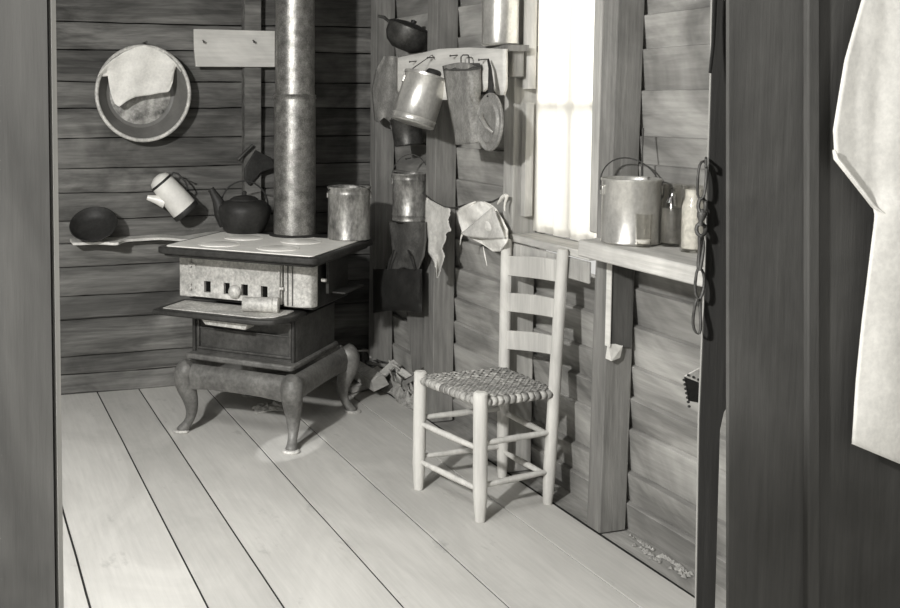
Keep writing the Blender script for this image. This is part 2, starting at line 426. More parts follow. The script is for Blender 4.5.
# ------------------------------------------------------------------ towel on the partition
tl = [(-60, 880), (0, 862), (60, 845), (130, 833.5), (157, 835), (176, 851), (207, 873), (216, 875), (320, 862), (380, 856), (444, 852)]
def towel(i, j):
    v = -60+504*j; l = interp(tl, v); u = l+(985-l)*i
    v2 = v+(20*(u-852)/48 if j > .6 else 0)*(j-.6)/.4
    d = .014+.006*math.sin(u*.07+v*.006)+.004*nz(u*.03, v*.012)+.012*(v > 212)*0
    d -= .016*max(0, min(1, (205-v)/12+(u-873)*.0))*(1 if v < 217 else 0)*.6
    return P(u, v2, 'Y', YP-.022-abs(d))
mb = MB().grid(towel, 36, 90)
t = Thing('towel', 'large white towel hanging on the dark partition at the right edge', 'towel', base_of(mb))
t.part('cloth', mb, 'cloth', solid=.003, smooth=80)
q0, q1, q2 = (835, 156), (852, 176), (876, 207)
mb = MB().tube([P(u, v, 'Y', YP-.038) for u, v in ((834, 150), (836, 158), (851, 177), (873, 206), (890, 217))], [.003, .005, .005, .004, .001], 8)
t.part('hem', mb, 'cloth')

# ------------------------------------------------------------------ stove
O = P(155, 246, 'Z', .8); O.z = 0; FR = P(316, 258, 'Z', .8)
ang = math.atan2(FR.y-O.y, FR.x-O.x)
TS = Matrix.Translation(O) @ Matrix.Rotation(ang, 4, 'Z')
def sm(): return MB(TS)
W, D = .746, .67
st = Thing('cook_stove', 'small cast iron cooking stove with pale front and curved legs', 'stove', TS @ Vector((W/2, D/2, 0)))
def rrect(x0, y0, x1, y1, r, n=4):
    o = []
    for (x, y, a) in ((x1-r, y0+r, -90), (x1-r, y1-r, 0), (x0+r, y1-r, 90), (x0+r, y0+r, 180)):
        for k in range(n+1):
            t_ = math.radians(a+90*k/n); o.append((x+r*math.cos(t_), y+r*math.sin(t_)))
    return o
def slab(mb, poly, z0, z1): return mb.prism([(x, y, z0) for x, y in poly], (0, 0, z1-z0))
mb = slab(sm(), rrect(0, 0, W, D, .035), .768, .797)
slab(mb, rrect(.02, .02, W-.02, D-.02, .03), .755, .769)
top = st.part('cooktop', mb, 'iron', bevel=.009)
mb = slab(sm(), rrect(.03, .03, W-.03, D-.12, .02), .796, .801)  # thin sheet over the iron, bright highlight put into its colour
st.part('highlight_plate', mb, 'irontop', bevel=.002, label='stove top painted pale for its highlight')
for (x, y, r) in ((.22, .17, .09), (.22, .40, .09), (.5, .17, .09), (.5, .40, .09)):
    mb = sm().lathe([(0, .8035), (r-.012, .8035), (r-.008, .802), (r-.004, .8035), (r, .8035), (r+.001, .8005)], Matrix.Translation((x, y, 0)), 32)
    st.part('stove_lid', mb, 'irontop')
# firebox body
mb = slab(sm(), rrect(.03, .22, .64, .62, .02), .54, .757); st.part('firebox', mb, 'iron', bevel=.004)
# pale front
fy = .205
mb = sm()
xs_ = [.085+.38*0, .16, .198, .262, .302, .385, .423, .49, .528]
z0, z1, h0, h1 = .56, .742, .582, .632
x0, x1 = .075, .45+.06
# door with four slots: build around the holes
slots = [(.135, .168), (.232, .262), (.318, .350), (.412, .444)]
cur = x0
for (a, b) in slots:
    mb.box((cur, fy-.022, z0), (a, fy-.004, z1)); mb.box((a, fy-.022, z0), (b, fy-.004, h0)); mb.box((a, fy-.022, h1), (b, fy-.004, z1)); cur = b
mb.box((cur, fy-.022, z0), (x1, fy-.004, z1))
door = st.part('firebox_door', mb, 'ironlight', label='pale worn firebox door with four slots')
mb = sm().box((x0, fy-.003, z0), (x1, fy+.016, z1)); st.part('slot_backing', mb, 'hole')
mb = sm(); slab(mb, rrect(.0, fy-.012, x0-.004, fy+.03, .012), .552, .752); st.part('corner_column', mb, 'ironlight', bevel=.006)
mb = sm(); slab(mb, [(x1+.004, fy-.014), (x1+.04, fy-.02), (.60, fy-.016), (.635, fy+.0), (.648, fy+.03), (.645, fy+.05), (x1+.004, fy+.03)], .552, .752)
cc = st.part('corner_column', mb, 'ironlight', bevel=.005)
mb = sm()
for xx in (x1+.028, x1+.05): mb.cyl((xx, fy-.022, .56), (xx, fy-.022, .745), .003)
st.part('hinge_rod', mb, 'ironmid')
for zz in (.60, .70):
    mb = sm().cyl((x0-.012, fy-.02, zz-.012), (x0-.012, fy-.02, zz+.012), .008).box((x0-.014, fy-.028, zz-.006), (x0+.02, fy-.02, zz+.006))
    st.part('hinge', mb, 'ironlight')
mb = sm().cyl((x1-.006, fy-.035, .565), (x1-.006, fy-.035, .74), .004).cyl((x1-.006, fy-.035, .63), (x1+.012, fy-.03, .63), .007)
st.part('latch_rod', mb, 'ironlight')
T = Matrix.Translation((.29, fy-.022, .598)) @ Matrix.Rotation(math.pi/2, 4, 'X')
mb = sm().lathe([(0, .028), (.012, .028), (.026, .018), (.03, .008), (.028, 0), (0, 0)], T, 20); mb.box((.275, fy-.03, .57), (.305, fy-.018, .60))
st.part('draft_knob', mb, 'ironlight')
# hearth shelf
poly = [(-.005, -.02), (.50, -.02), (.56, .01), (.60, .10), (.60, .24), (.0, .24)]
mb = slab(sm(), poly, .508, .532); st.part('hearth_shelf', mb, 'iron', bevel=.007)
mb = slab(sm(), [(.03, .01), (.49, .01), (.54, .05), (.56, .12), (.56, .2), (.03, .2)], .531, .536); st.part('hearth_plate', mb, 'ironlight', bevel=.002, label='ash grey hearth plate')
# lower body and ash drawer
mb = slab(sm(), rrect(.095, .16, .585, .60, .02), .32, .508); st.part('ash_box', mb, 'irondk', bevel=.004)
mb = sm()
for a, b in (((.12, .146, .34), (.57, .158, .35)), ((.12, .146, .485), (.57, .158, .495)), ((.12, .146, .35), (.13, .158, .485)), ((.56, .146, .35), (.57, .158, .485)), ((.13, .149, .43), (.56, .157, .437))): mb.box(a, b)
st.part('ash_drawer', mb, 'irondk', bevel=.002)
mb = sm().prism([(.20, .03, .507), (.43, .03, .507), (.415, .034, .472), (.225, .034, .476)], (0, .08, 0)); st.part('drawer_pull', mb, 'ironlight', bevel=.003, label='pale tapered drawer pull')
for xx in (.10, .575):
    mb = sm().cyl((xx, .158, .325), (xx, .158, .5), .009); st.part('corner_bead', mb, 'iron')
mb = slab(sm(), rrect(.085, .10, .60, .61, .02), .30, .325); st.part('base_moulding', mb, 'ironmid', bevel=.007)
# skirt: curved band between the legs
def band(p0, p1, nrm):
    mb = sm(); p0 = Vector(p0); p1 = Vector(p1); nrm = Vector(nrm)
    sec = [(.0, .30), (.018, .295), (.032, .275), (.036, .25), (.030, .22), (.022, .205), (.010, .205), (.0, .22)]
    vs = []; fs = []; n = 8
    for i in range(n+1):
        p = p0.lerp(p1, i/n); dz = -.012*math.sin(math.pi*i/n)*0+.012*(abs(2*i/n-1))**3*-1
        for (o_, z) in sec: vs.append(p+nrm*o_+Vector((0, 0, z+(dz if z < .24 else 0))))
    m = len(sec)
    for i in range(n):
        for q in range(m): fs.append((i*m+q, i*m+(q+1) % m, (i+1)*m+(q+1) % m, (i+1)*m+q))
    fs += [tuple(range(m)), tuple(range(n*m, n*m+m))[::-1]]
    return mb.add(vs, fs)
st.part('skirt', band((.16, .045, 0), (.60, .045, 0), (0, -1, 0)), 'ironmid')
st.part('skirt', band((.62, .08, 0), (.62, .60, 0), (1, 0, 0)), 'ironmid')
st.part('skirt', band((.60, .63, 0), (.16, .63, 0), (0, 1, 0)), 'ironmid')
st.part('skirt', band((.12, .60, 0), (.12, .08, 0), (-1, 0, 0)), 'ironmid')
# cabriole legs
def leg(x, y, dx, dy):
    mb = sm(); d = Vector((dx, dy, 0)).normalized(); p = Vector((x, y, 0))
    prof = [(.30, -.01, .040), (.27, .02, .050), (.235, .030, .047), (.19, .016, .043), (.14, -.004, .034), (.09, -.010, .026), (.05, .002, .019), (.022, .022, .021), (.008, .035, .026), (.0, .036, .027)]
    mb.tube([p+d*o_+Vector((0, 0, z)) for z, o_, r in prof], [r for z, o_, r in prof], 16)
    return mb
for k, (x, y, dx, dy) in enumerate(((.14, .05, -1.6, -.7), (.625, .05, .25, -1), (.625, .61, 1.6, .6), (.14, .61, -.6, 1))):
    lg = st.part('leg', leg(x, y, dx, dy), 'ironmid', sub=1)
    d = Vector((dx, dy, 0)).normalized()*.04
    mb = sm().lathe([(0, 0), (.035, 0), (.037, .004), (.03, .010), (0, .010)], Matrix.Translation((x+d.x, y+d.y, .0)), 20)
    st.part('foot_pad', mb, 'ironlight', lg)
# side shelf bracket behind the right side
mb = sm().box((.66, .30, .60), (.675, .52, .745)); st.part('side_panel', mb, 'iron', bevel=.003)
mb = sm().box((.675, .34, .596), (.735, .56, .604)); st.part('side_ledge', mb, 'iron', bevel=.002)
mb = sm().cyl((.66, .26, .665), (.68, .26, .665), .008); st.part('side_knob', mb, 'ironlight')
# flue collar
PX, PY = .385, .585
mb = sm().lathe([(.12, .79), (.12, .80), (.105, .806), (.095, .812), (.095, .795)], Matrix.Translation((PX, PY, 0)), 32)
mb.box((PX-.13, D-.06, .772), (PX+.13, D+.04, .795)); st.part('flue_collar', mb, 'iron')

# stovepipe
Tp = TS @ Matrix.Translation((PX, PY, 0)); R_ = .094
pp = Thing('stovepipe', 'tall mottled metal stovepipe rising from the back of the stove', 'stovepipe', Tp @ Vector((0, 0, .806)))
zj = 1.435
mb = MB(Tp).lathe([(R_+.003, .806), (R_+.002, 1.0), (R_, zj)], n=40); pp.part('lower_section', mb, 'pipe')
mb = MB(Tp).lathe([(R_-.004, zj-.002), (R_-.006, 2.0), (R_-.008, 2.5)], n=40); pp.part('upper_section', mb, 'pipe')
mb = MB(Tp).lathe([(R_-.003, zj-.012), (R_+.003, zj-.010), (R_+.004, zj-.004), (R_+.001, zj), (R_+.004, zj+.004), (R_-.002, zj+.010)], n=40); pp.part('joint_ring', mb, 'pipe')
# tin can lying on the hearth plate
a, b = TS @ Vector((.375, .09, .568)), TS @ Vector((.52, .135, .568))
cn = Thing('tin_can', 'pale tin can lying on its side on the hearth shelf', 'can', TS @ Vector((.45, .11, .536)))
ax = (b-a); Lc = ax.length; T = Matrix.Translation(a) @ ax.to_track_quat('Z', 'Y').to_matrix().to_4x4()
cn.part('body', MB(T).lathe([(0, 0), (.030, 0), (.032, .003), (.031, .006), (.031, Lc-.03), (.033, Lc-.028), (.031, Lc-.024), (.0, Lc-.024)]), 'ironlight')
cn.part('cap', MB(T).lathe([(0, Lc-.023), (.032, Lc-.023), (.034, Lc-.018), (.034, Lc-.003), (.03, Lc), (0, Lc)]), 'ironlight')

# ------------------------------------------------------------------ vessels
def vessel(name, label, cat, c, r, h, mat, roll=0, tilt=0, r2=None, lid=False, group=None, rim=.004, beads=(), ears=True, bail=None, bmat='chain', yaw=0, lidmat=None, bottom=True, wall=.004):
    """round pail: c is the centre of its bottom in the room"""
    r2 = r if r2 is None else r2
    T = frame_at(c, roll, tilt, yaw)
    th_ = Thing(name, label, cat, c)
    prof = [(0, 0), (r2-.006, 0), (r2, .003), (r2+.002, .006), (r2, .010)]
    for z in beads: rr = r2+(r-r2)*z/h; prof += [(rr, z-.006), (rr+.003, z), (rr, z+.006)]
    prof += [(r, h-.010), (r+rim, h-.006), (r+rim, h), (r, h+.001), (r-wall, h-.004), (r2-wall, .006), (0, .006)]
    th_.part('body', MB(T).lathe(prof, n=40), mat, smooth=50)
    if lid:
        th_.part('lid', MB(T).lathe([(0, h+.012), (r*.5, h+.011), (r*.55, h+.006), (r-.01, h+.005), (r+.002, h+.008), (r+.004, h+.002), (r+.001, h-.001), (0, h+.0005)], n=40), lidmat or mat)
    if ears:
        for sgn in (-1, 1):
            th_.part('ear', MB(T).box((sgn*(r+.001)-.004, -.014, h-.05), (sgn*(r+.001)+.004, .014, h-.022)), mat, bevel=.002)
    if bail is not None:
        bt, hh = bail; pts = []
        for k in range(21):
            a_ = math.pi*k/20; q = Vector((-(r+.006)*math.cos(a_), 0, hh*math.sin(a_)))
            q = Matrix.Rotation(math.radians(bt), 3, 'X') @ q
            pts.append(T @ (q+Vector((0, 0, h-.035))))
        th_.part('bail', MB().tube(pts, .0022, 8), bmat)
    return th_, T

# pail on the stove
c = TS @ Vector((.652, .585, .7985))
k_ = pxm(c)
vessel('pail', 'stained tin pail with no lid on the back corner of the stove', 'pail', c, .094, .236, 'tinold', beads=(.205,), bail=(60, .10))
# kettle on the stove, back left
c = TS @ Vector((.13, .575, .80))
kt = Thing('tea_kettle', 'black iron kettle with a long spout at the back left of the stove', 'kettle', c)
T = frame_at(c, 0, 0, 0)
kt.part('body', MB(T).lathe([(0, 0), (.085, 0), (.098, .012), (.118, .06), (.126, .10), (.122, .125), (.10, .145), (.07, .152), (.066, .158), (.06, .158), (0, .155)], n=36), 'black')
kt.part('lid', MB(T).lathe([(.066, .158), (.05, .168), (.02, .174), (.01, .176), (.012, .188), (.006, .195), (0, .196)]), 'black')
kt.part('spout', MB(T).tube([(-.08, 0, .04), (-.105, 0, .09), (-.125, 0, .15), (-.150, 0, .195), (-.158, 0, .205)], [.040, .038, .026, .016, .017], 14), 'black')
kt.part('handle', MB(T).tube([(.112*math.cos(a_), .03, .12+.12*math.sin(a_)) for a_ in [math.pi*q/14 for q in range(15)]], .004, 8), 'black')

# pan / dark flatiron-like scoop hanging on the back-wall post
c = P(252, 157, 'Y', YB-.09)
dk = Thing('scoop', 'dark hanging scoop with a short handle behind the stovepipe', 'scoop', c)
def py(u, v, y=YB-.075): return P(u, v, 'Y', y)
dk.part('pan', MB().prism([py(245, 168), py(256, 150), (py(272, 158)), py(276, 168), py(262, 172), py(250, 186), py(245, 180)], (0, .018, 0)), 'black', bevel=.004)
dk.part('handle', MB().tube([py(238, 160), py(246, 152), py(253, 145)], .009, 10), 'tindark')

# pail hanging from the pot rail
XR = 1.92
c0 = P(412, 124, 'X', 1.81)
T0 = frame_at(c0, 17, -6)
bk, T = vessel('tin_pail', 'bright tin pail hanging tilted from the pot rail', 'pail', c0, .089, .205, 'tin', roll=17, tilt=-6, beads=(.03,))
top_ = T @ Vector((0, 0, .2))
nl = P(432, 55, 'X', XR-.015)
bk.part('bail', MB().tube([T @ Vector((-.09, 0, .18)), T @ Vector((-.06, .0, .225)), nl, T @ Vector((.07, 0, .23)), T @ Vector((.09, 0, .18))], .0022, 8), 'chain')
bk.part('lid', MB(T).lathe([(0, .21), (.085, .209), (.094, .206), (.094, .196), (.09, .195)], n=40), 'tin')
bk.part('lid_knob', MB(T).lathe([(0, .236), (.025, .234), (.032, .224), (.026, .211), (0, .21)], Matrix.Translation((.02, -.02, 0))), 'black')

# pot rail : ledge and pale front board
rail = Thing('pot_rail', 'pale nailed board with a ledge, holding pots and hung rags', 'rail', P(450, 60, 'X', XR))
tp = [(398, 58), (412, 55), (425, 52.5), (440, 49), (470, 47.5), (506, 49)]
bt = [(398, 92), (430, 100), (455, 100), (478, 84), (484, 92), (489, 86), (492, 80), (497, 93), (500, 95), (504, 95), (506, 88)]
def railf(i, j):
    u = 398+108*i
    return P(u, interp(bt, u)+(interp(tp, u)-interp(bt, u))*j, 'X', XR-.003*nz(i*6, j*3))
vs_ = MB().grid(railf, 54, 6)
mb = vs_; n0 = len(mb.v)
rail.part('front_board', mb, 'pale', solid=.014)
y0 = P(506, 50, 'X', XR).y+.08; ye0 = P(506, 50, 'X', XR).y+.005; y1 = P(398, 58, 'X', XR).y
zt = P(470, 47.5, 'X', XR).z
rail.part('ledge', MB().box((XR+.009, ye0, zt-.024), (2.017, y0, zt-.002)).box((XR+.009, y0, zt-.024), (2.108, 4.04, zt-.002)).box((XR+.009, 4.145, zt-.024), (2.108, y1, zt-.002)).box((XR+.009, 4.04, zt-.024), (2.017, 4.145, zt-.002)), 'stud')
def nail(u, v, x, label, ln=.03, drop=.004, r=.0022, ax='X'):
    p = P(u, v, ax, x); d = Vector((-1, -.12, 0)) if ax == 'X' else Vector((0, -1, 0))
    mb = MB().tube([p-d*.004, p+d*ln+Vector((0, 0, -drop))], r, 8).tube([p+d*ln+Vector((0, 0, -drop)), p+d*(ln+.002)+Vector((0, 0, -drop))], r*2, 8)
    return solo('nail', mb, 'chain', label, 'nail', 'nails driven in the boards')
for (u, v, wh) in ((417, 61, 'nail in the pale rail, farthest to the left above the tilted pail'), (435, 57, 'nail in the pale rail just right of the tilted pail lid'),
                   (458, 55, 'nail in the pale rail holding the wire loop of the dark bag'), (487, 59, 'nail in the pale rail from which the round lid hangs')):
    nail(u, v, XR-.006, wh, .035)

# saucepan on the ledge at left
c = P(402, 51, 'X', 1.98)
T = frame_at(c+Vector((0, 0, .004)), 22, 0)
sp = Thing('saucepan', 'dark round-bottomed pan leaning on the left end of the pot rail', 'pan', c)
sp.part('bowl', MB(T).lathe([(0, 0), (.05, .002), (.085, .025), (.103, .06), (.106, .10), (.110, .104), (.106, .105), (.102, .10), (.098, .06), (.08, .03), (.05, .008), (0, .006)], n=36), 'tindark')
sp.part('handle', MB(T).tube([(-.10, -.02, .095), (-.13, -.03, .105), (-.16, -.035, .10)], [.006, .008, .006], 10), 'tindark')
sp.part('lid', MB(T).lathe([(.108, .106), (.09, .118), (.04, .128), (.012, .13), (.014, .142), (0, .146)], n=36), 'black')
# tall can on the ledge at right
c = P(500, 48, 'X', 1.95); c.z = zt-.001
vessel('tall_can', 'tall bright tin can standing on the right end of the pot rail', 'can', c, .066, .30, 'tin', beads=(.28,), ears=False, roll=0)

# dark cloth bag on wire loop
bg = Thing('cloth_bag', 'dark folded bag hanging by a wire loop from the pot rail', 'bag', P(462, 150, 'X', 1.895))
def px_(u, v, x): return P(u, v, 'X', x)
LB = [(66, 443), (72, 444), (100, 448), (130, 454), (146, 456)]
mid = [(66, 468), (100, 468), (130, 471), (146, 472)]
RB = [(66, 480), (90, 481), (100, 479), (120, 484), (146, 487)]
def bagf(i, j):
    v = 66+79*j; l, m_, r_ = interp(LB, v), interp(mid, v), interp(RB, v)
    u = l+(m_-l)*i*2 if i < .5 else m_+(r_-m_)*(i-.5)*2
    x = 1.900-.055*(1-abs(i*2-1))**.8+.004*nz(i*8, j*9)
    vv = v-(6*math.sin(math.pi*min(1, i*1.3))*(1-j)*.6)+(-3*(i)*(j) if 1 else 0)
    return px_(u, vv, x)
mb = MB().grid(bagf, 24, 24); bg.part('cloth', mb, 'gcloth', solid=.006, smooth=60)
mb = MB().prism([px_(444, 69, 1.890), px_(455, 63, 1.875), px_(480, 63, 1.895), px_(481, 67, 1.895), px_(468, 69, 1.840), px_(455, 69, 1.855)], (0, 0, -.006)); bg.part('bag_flap', mb, 'dcloth')
mb = MB().tube([px_(461, 64, 1.870), px_(461, 57, 1.880), px_(463, 55, 1.880), px_(468, 55, 1.880), px_(469, 57, 1.880), px_(469, 65, 1.870)], .0025, 8); bg.part('wire_loop', mb, 'chain')

# round lid with a strap handle, hanging
c = P(490, 122, 'X', 1.845)
rv = .104
Tl = Matrix.Translation(c) @ Matrix.Rotation(math.radians(-12), 4, 'Z') @ Matrix.Rotation(math.radians(-6), 4, 'X') @ Matrix.Rotation(math.radians(-90), 4, 'Y') @ Matrix.Rotation(math.radians(8), 4, 'X')
ld = Thing('pan_lid', 'round tin lid with cross handle hanging at the right of the pot rail', 'lid', c-Vector((0, 0, rv)))
q_ = rv/.12
ld.part('disc', MB(Tl).lathe([(a_*q_, b_) for a_, b_ in [(0, .006), (.07, .007), (.082, .012), (.086, .010), (.092, .004), (.108, .003), (.116, .007), (.12, .004), (.12, -.002), (.08, .0), (0, 0)]], n=44), 'lidtin')
ld.part('handle', MB(Tl).tube([(.035, .045, .008), (.02, .03, .02), (-.02, -.02, .022), (-.04, -.04, .008)], [.005, .007, .007, .005], 10), 'tin')
ld.part('hanging_strap', MB().tube([P(490, 97, 'X', 1.850), P(491, 86, 'X', 1.86), P(490, 68, 'X', 1.875), P(488, 59, 'X', 1.89)], [.012, .011, .006, .004], 10, flat=.4), 'black')

# grey hung cloth left end, on the corner stud
def sheetX(L_, R_2, v0, v1, x, amp=.012, nu=20, nv=30, freq=16., botw=0):
    def fn(i, j):
        v = v0+(v1-v0)*j; l = interp(L_, v); r_ = interp(R_2, v)
        u = l+(r_-l)*i
        d = amp*math.sin(i*freq+j*1.5)+amp*.6*nz(i*5, j*4, x)
        return P(u, v+botw*math.sin(i*9)*j, 'X', x+d)
    return MB().grid(fn, nu, nv)
solo('hung_cloth', sheetX([(56, 384), (70, 376), (90, 372), (120, 375)], [(56, 398), (75, 406), (95, 404), (110, 398), (120, 393)], 56, 120, 1.975, .006, 20, 30, 11, 2), 'gcloth',
     'dull grey cloth hanging in the corner left of the tilted pail', 'cloth', solid=.005, smooth=80)
# dark tin below tilted pail
c = P(409, 145, 'X', 2.0)
vessel('tin_pot', 'dark sooty tin hanging right below the tilted bright pail', 'tin', c, .068, .125, 'tindark', roll=-8, r2=.066, bail=(10, .07))
# mottled can low
c = P(410, 221, 'X', 2.0)
vessel('tin_bucket', 'mottled old tin bucket hung on the wall above the dark rag', 'bucket', c, .080, .218, 'tinold', beads=(.03, .19), bail=(0, .12))
nail(410, 158, 2.02, 'nail above the mottled hanging tin bucket', .02)
# dark rag and black satchel
solo('dark_rag', sheetX([(222, 389), (240, 391), (252, 393), (262, 388), (270, 386)], [(222, 426), (240, 426), (256, 424), (270, 418)], 222, 270, 1.96, .012, 20, 20, 9, 2), 'dcloth',
     'dark brown rag hanging between mottled bucket and black satchel', 'cloth', solid=.005, smooth=80)
sc_ = Thing('satchel', 'black squarish satchel hanging low beside the stove', 'bag', P(398, 312, 'X', 1.95))
def satf(side):
    def fn(i, j):
        u = 373+49*i; vb = 313-2.5*math.sin(i*3)
        v = 269+(vb-269)*j
        bul = .04*math.sin(math.pi*i)**.5*max(0, math.sin(math.pi*(.12+.88*j)))**.5 if 0 < i < 1 and j < 1 else 0
        return P(u, v, 'X', 1.955-side*bul)
    return fn
mb = MB().grid(satf(1), 20, 14); mb.grid(satf(-.6), 20, 14); sc_.part('body', mb, 'black')
for (a, b) in (((394, 250), (388, 270)), ((408, 250), (415, 270))):
    sc_.part('strap', MB().tube([P(a[0], a[1], 'X', 1.94), P(b[0], b[1], 'X', 1.935)], .004, 8), 'black')
# leaning board
pts = [P(399, 240, 'X', 2.06), P(424, 240, 'X', 2.06), P(428, 366, 'X', 2.06), P(412, 372, 'X', 2.06)]
solo('leaning_board', MB().prism(pts, (.02, 0, 0)), 'stud', 'grey board leaning against the wall behind the black satchel', 'board', bevel=.003)

# ------------------------------------------------------------------ line with rags
xr = 1.985
lp = [(423, 193), (428, 198), (436, 203), (445, 207.5), (455, 208), (465, 205), (480, 203), (492, 202), (500, 198), (505, 195)]
def line_v(u): return interp([(a, b) for a, b in lp], u)
mb = MB().tube([P(u, v, 'X', xr) for u, v in lp], .004, 8)
cl_ = solo('clothesline', mb, 'chain', 'thin sagging cord strung along the wall for rags', 'cord')
L_ = [(196, 427), (205, 425), (222, 425), (240, 428), (252, 428), (262, 434), (270, 436), (278, 437)]
R2 = [(196, 429), (202, 438), (208, 450), (215, 450), (220, 448), (231, 451), (233, 446), (240, 446), (248, 442), (256, 445), (262, 443), (268, 441), (278, 438)]
def ragf(i, j):
    v = 195+83*j; l = interp(L_, v); r_ = interp(R2, v)
    l += .8*nz(v*.4, 1); r_ += 1.2*nz(v*.5, 5)
    u = l+(r_-l)*i; vt = max(v, line_v(u)+.5) if v < 212 else v
    return P(u, vt, 'X', xr-.006-.010*math.sin(i*7+j)*(j+.1)-.004*nz(i*6, j*8))
mb = MB().grid(ragf, 16, 60); solo('ragged_cloth', mb, 'rag', 'ragged white rag hanging in tatters from the cord, left one', 'rag', solid=.003, smooth=80)
L_3 = [(201, 476), (204, 468), (208, 460), (213, 457), (222, 459), (232, 462), (238, 470), (244, 482), (252, 494)]
R3 = [(201, 483), (205, 492), (210, 497), (220, 503), (230, 508), (240, 508), (252, 500)]
r3 = Thing('wash_cloth', 'white folded wash cloth bunched on the cord beside the chair top', 'cloth', P(485, 252, 'X', xr-.02))
def wcf(i, j):
    v = 201.5+50*j; l = interp(L_3, v); r_ = interp(R3, v); u = l+(r_-l)*i
    fold = .018*math.sin((u-v*.9)*.16)+.008*nz(i*5, j*7)
    return P(u, v, 'X', xr-.022-fold)
r3.part('cloth', MB().grid(wcf, 26, 34), 'cloth', solid=.004, smooth=80)
def wc2(i, j):
    a = P(493, 207, 'X', xr-.044); b = P(461, 234, 'X', xr-.040); c2 = P(506, 238, 'X', xr-.040)
    return a.lerp(b.lerp(c2, i), j)+Vector((-.008*math.sin(i*9)*j, 0, -.01*math.sin(math.pi*i)*j))
r3.part('fold', MB().grid(wc2, 18, 14), 'rag', solid=.004, smooth=80)
r3.part('tail', MB().tube([P(463, 232, 'X', xr-.03), P(461, 238, 'X', xr-.03), P(460, 245, 'X', xr-.03)], [.006, .003, .001], 8), 'cloth')
r3.part('thread', MB().tube([P(483, 246, 'X', xr-.03), P(485, 256, 'X', xr-.03), P(487, 266, 'X', xr-.03)], [.001, .003, .001], 8), 'cloth')
kn = [P(u, v, 'X', xr-.005) for u, v in ((497, 205), (501, 199), (503, 196), (508, 195), (506, 199), (504, 206), (505, 212))]
r3.part('knot', MB().tube(kn, [.004, .007, .009, .008, .006, .004, .002], 8), 'cloth', sub=1)

# ------------------------------------------------------------------ back wall things
c = P(143.5, 93.5, 'Y', YB-.1); kb = (c-EYE).dot(FW)/f
Rb = 48.5*kb
bs = Thing('wash_basin', 'round grey enamel basin hung on the back wall with a cloth over it', 'basin', c-Vector((0, -.09, Rb)))
yb = YB-.10
T = Matrix.Translation((c.x, yb, c.z)) @ Matrix.Rotation(math.radians(90), 4, 'X') @ Matrix.Rotation(math.radians(0), 4, 'Y')
ri = Rb*.66
bs.part('bowl', MB(T).lathe([(0, -.092), (ri, -.092), (ri+.02, -.085), (Rb*.93, -.01), (Rb*.955, 0), (Rb*.955, .003), (Rb*.92, -.002), (Rb*.9, -.012), (ri+.012, -.082), (ri-.004, -.086), (0, -.086)], n=64), 'enamelgrey')
bs.part('rim', MB(T).tube([(Rb*.965*math.cos(a_), Rb*.965*math.sin(a_), .003) for a_ in [2*math.pi*q/64 for q in range(64)]], .0095, 10, closed=True), 'tinold' if 0 else 'ironlight')
bs.part('bottom_disc', MB(T).lathe([(0, -.084), (ri-.012, -.084), (ri-.004, -.0855)], n=48), 'basinfl')
Tt = [(98, 76), (104, 68), (112, 60), (124, 52), (136, 47), (145, 45), (154, 48), (166, 54), (175, 62), (181, 71)]
Bt = [(98, 77), (108, 76), (110, 90), (114, 103), (119, 107), (127, 101), (135, 97), (150, 95), (160, 93), (169, 92), (173, 82), (175, 66), (178, 68), (181, 72)]
def bcl(i, j):
    u = 98+83*i; a_ = interp(Tt, u); b_ = interp(Bt, u); v = a_+(b_-a_)*j
    d = .018+.006*math.sin(i*14+j*3)+.004*nz(i*6, j*6)-.025*min(1, j*1.6)*(1 if 0 < i < 1 else 0)*.8
    return P(u, v, 'Y', yb-d)
solo('dish_cloth', MB().grid(bcl, 50, 24), 'cloth', 'white cloth draped over the top of the round wall basin', 'cloth', solid=.003, smooth=80)
nail(143, 43, YB-.002, 'nail above the round wall basin', .09, 0, .003, 'Y')
# white board with two nails
yw = YB-.075
pts = [P(194, 29, 'Y', yw), P(275, 31, 'Y', yw), P(275, 67, 'Y', yw), P(196, 66.5, 'Y', yw), P(194.5, 50, 'Y', yw)]
solo('white_board', MB().prism(pts, (0, .018, 0)), 'palex', 'pale bare board nailed across the back wall beside the stovepipe', 'board', bevel=.002)
nail(203, 40, yw, 'nail at the left end of the pale board', .02, .01, .003, 'Y'); nail(253, 40, yw, 'nail in the pale board next to the stovepipe', .02, .01, .003, 'Y')
# enamel coffee pot
ctr = P(174, 197, 'Y', YB-.10); k_ = pxm(ctr)
T = frame_at(ctr, -40, 0) @ Matrix.Translation((0, 0, -20*k_))
hp = 40*k_; rp = 14*k_
cp = Thing('coffee_pot', 'white enamel coffee pot with dark rims hung tilted on the back wall', 'coffee pot', ctr-Vector((0, 0, .12)))
cp.part('body', MB(T).lathe([(0, 0), (rp-.003, 0), (rp, .012), (rp*.95, hp*.5), (rp*.84, hp), (rp*.8, hp), (rp*.9, .01), (0, .008)], n=36), 'enamel')
cp.part('base_band', MB(T).lathe([(0, -.003), (rp+.001, -.003), (rp+.003, .003), (rp+.0035, .016), (rp+.001, .022), (rp-.002, .022)], n=36), 'black', label='black base rim')
cp.part('rim_band', MB(T).lathe([(rp*.84, hp-.010), (rp*.86+.002, hp-.008), (rp*.85+.002, hp+.002), (rp*.8, hp+.003)], n=36), 'black', label='black top rim')
cp.part('lid', MB(T).lathe([(rp*.82, hp+.002), (rp*.7, hp+.020), (rp*.3, hp+.034), (0, hp+.036)], n=30), 'enamel')
cp.part('spout', MB(T).tube([(-rp*.75, -.01, hp*.55), (-rp*1.05, -.012, hp*.74), (-rp*1.45, -.015, hp*.93)], [.030, .022, .012], 12), 'enamel')
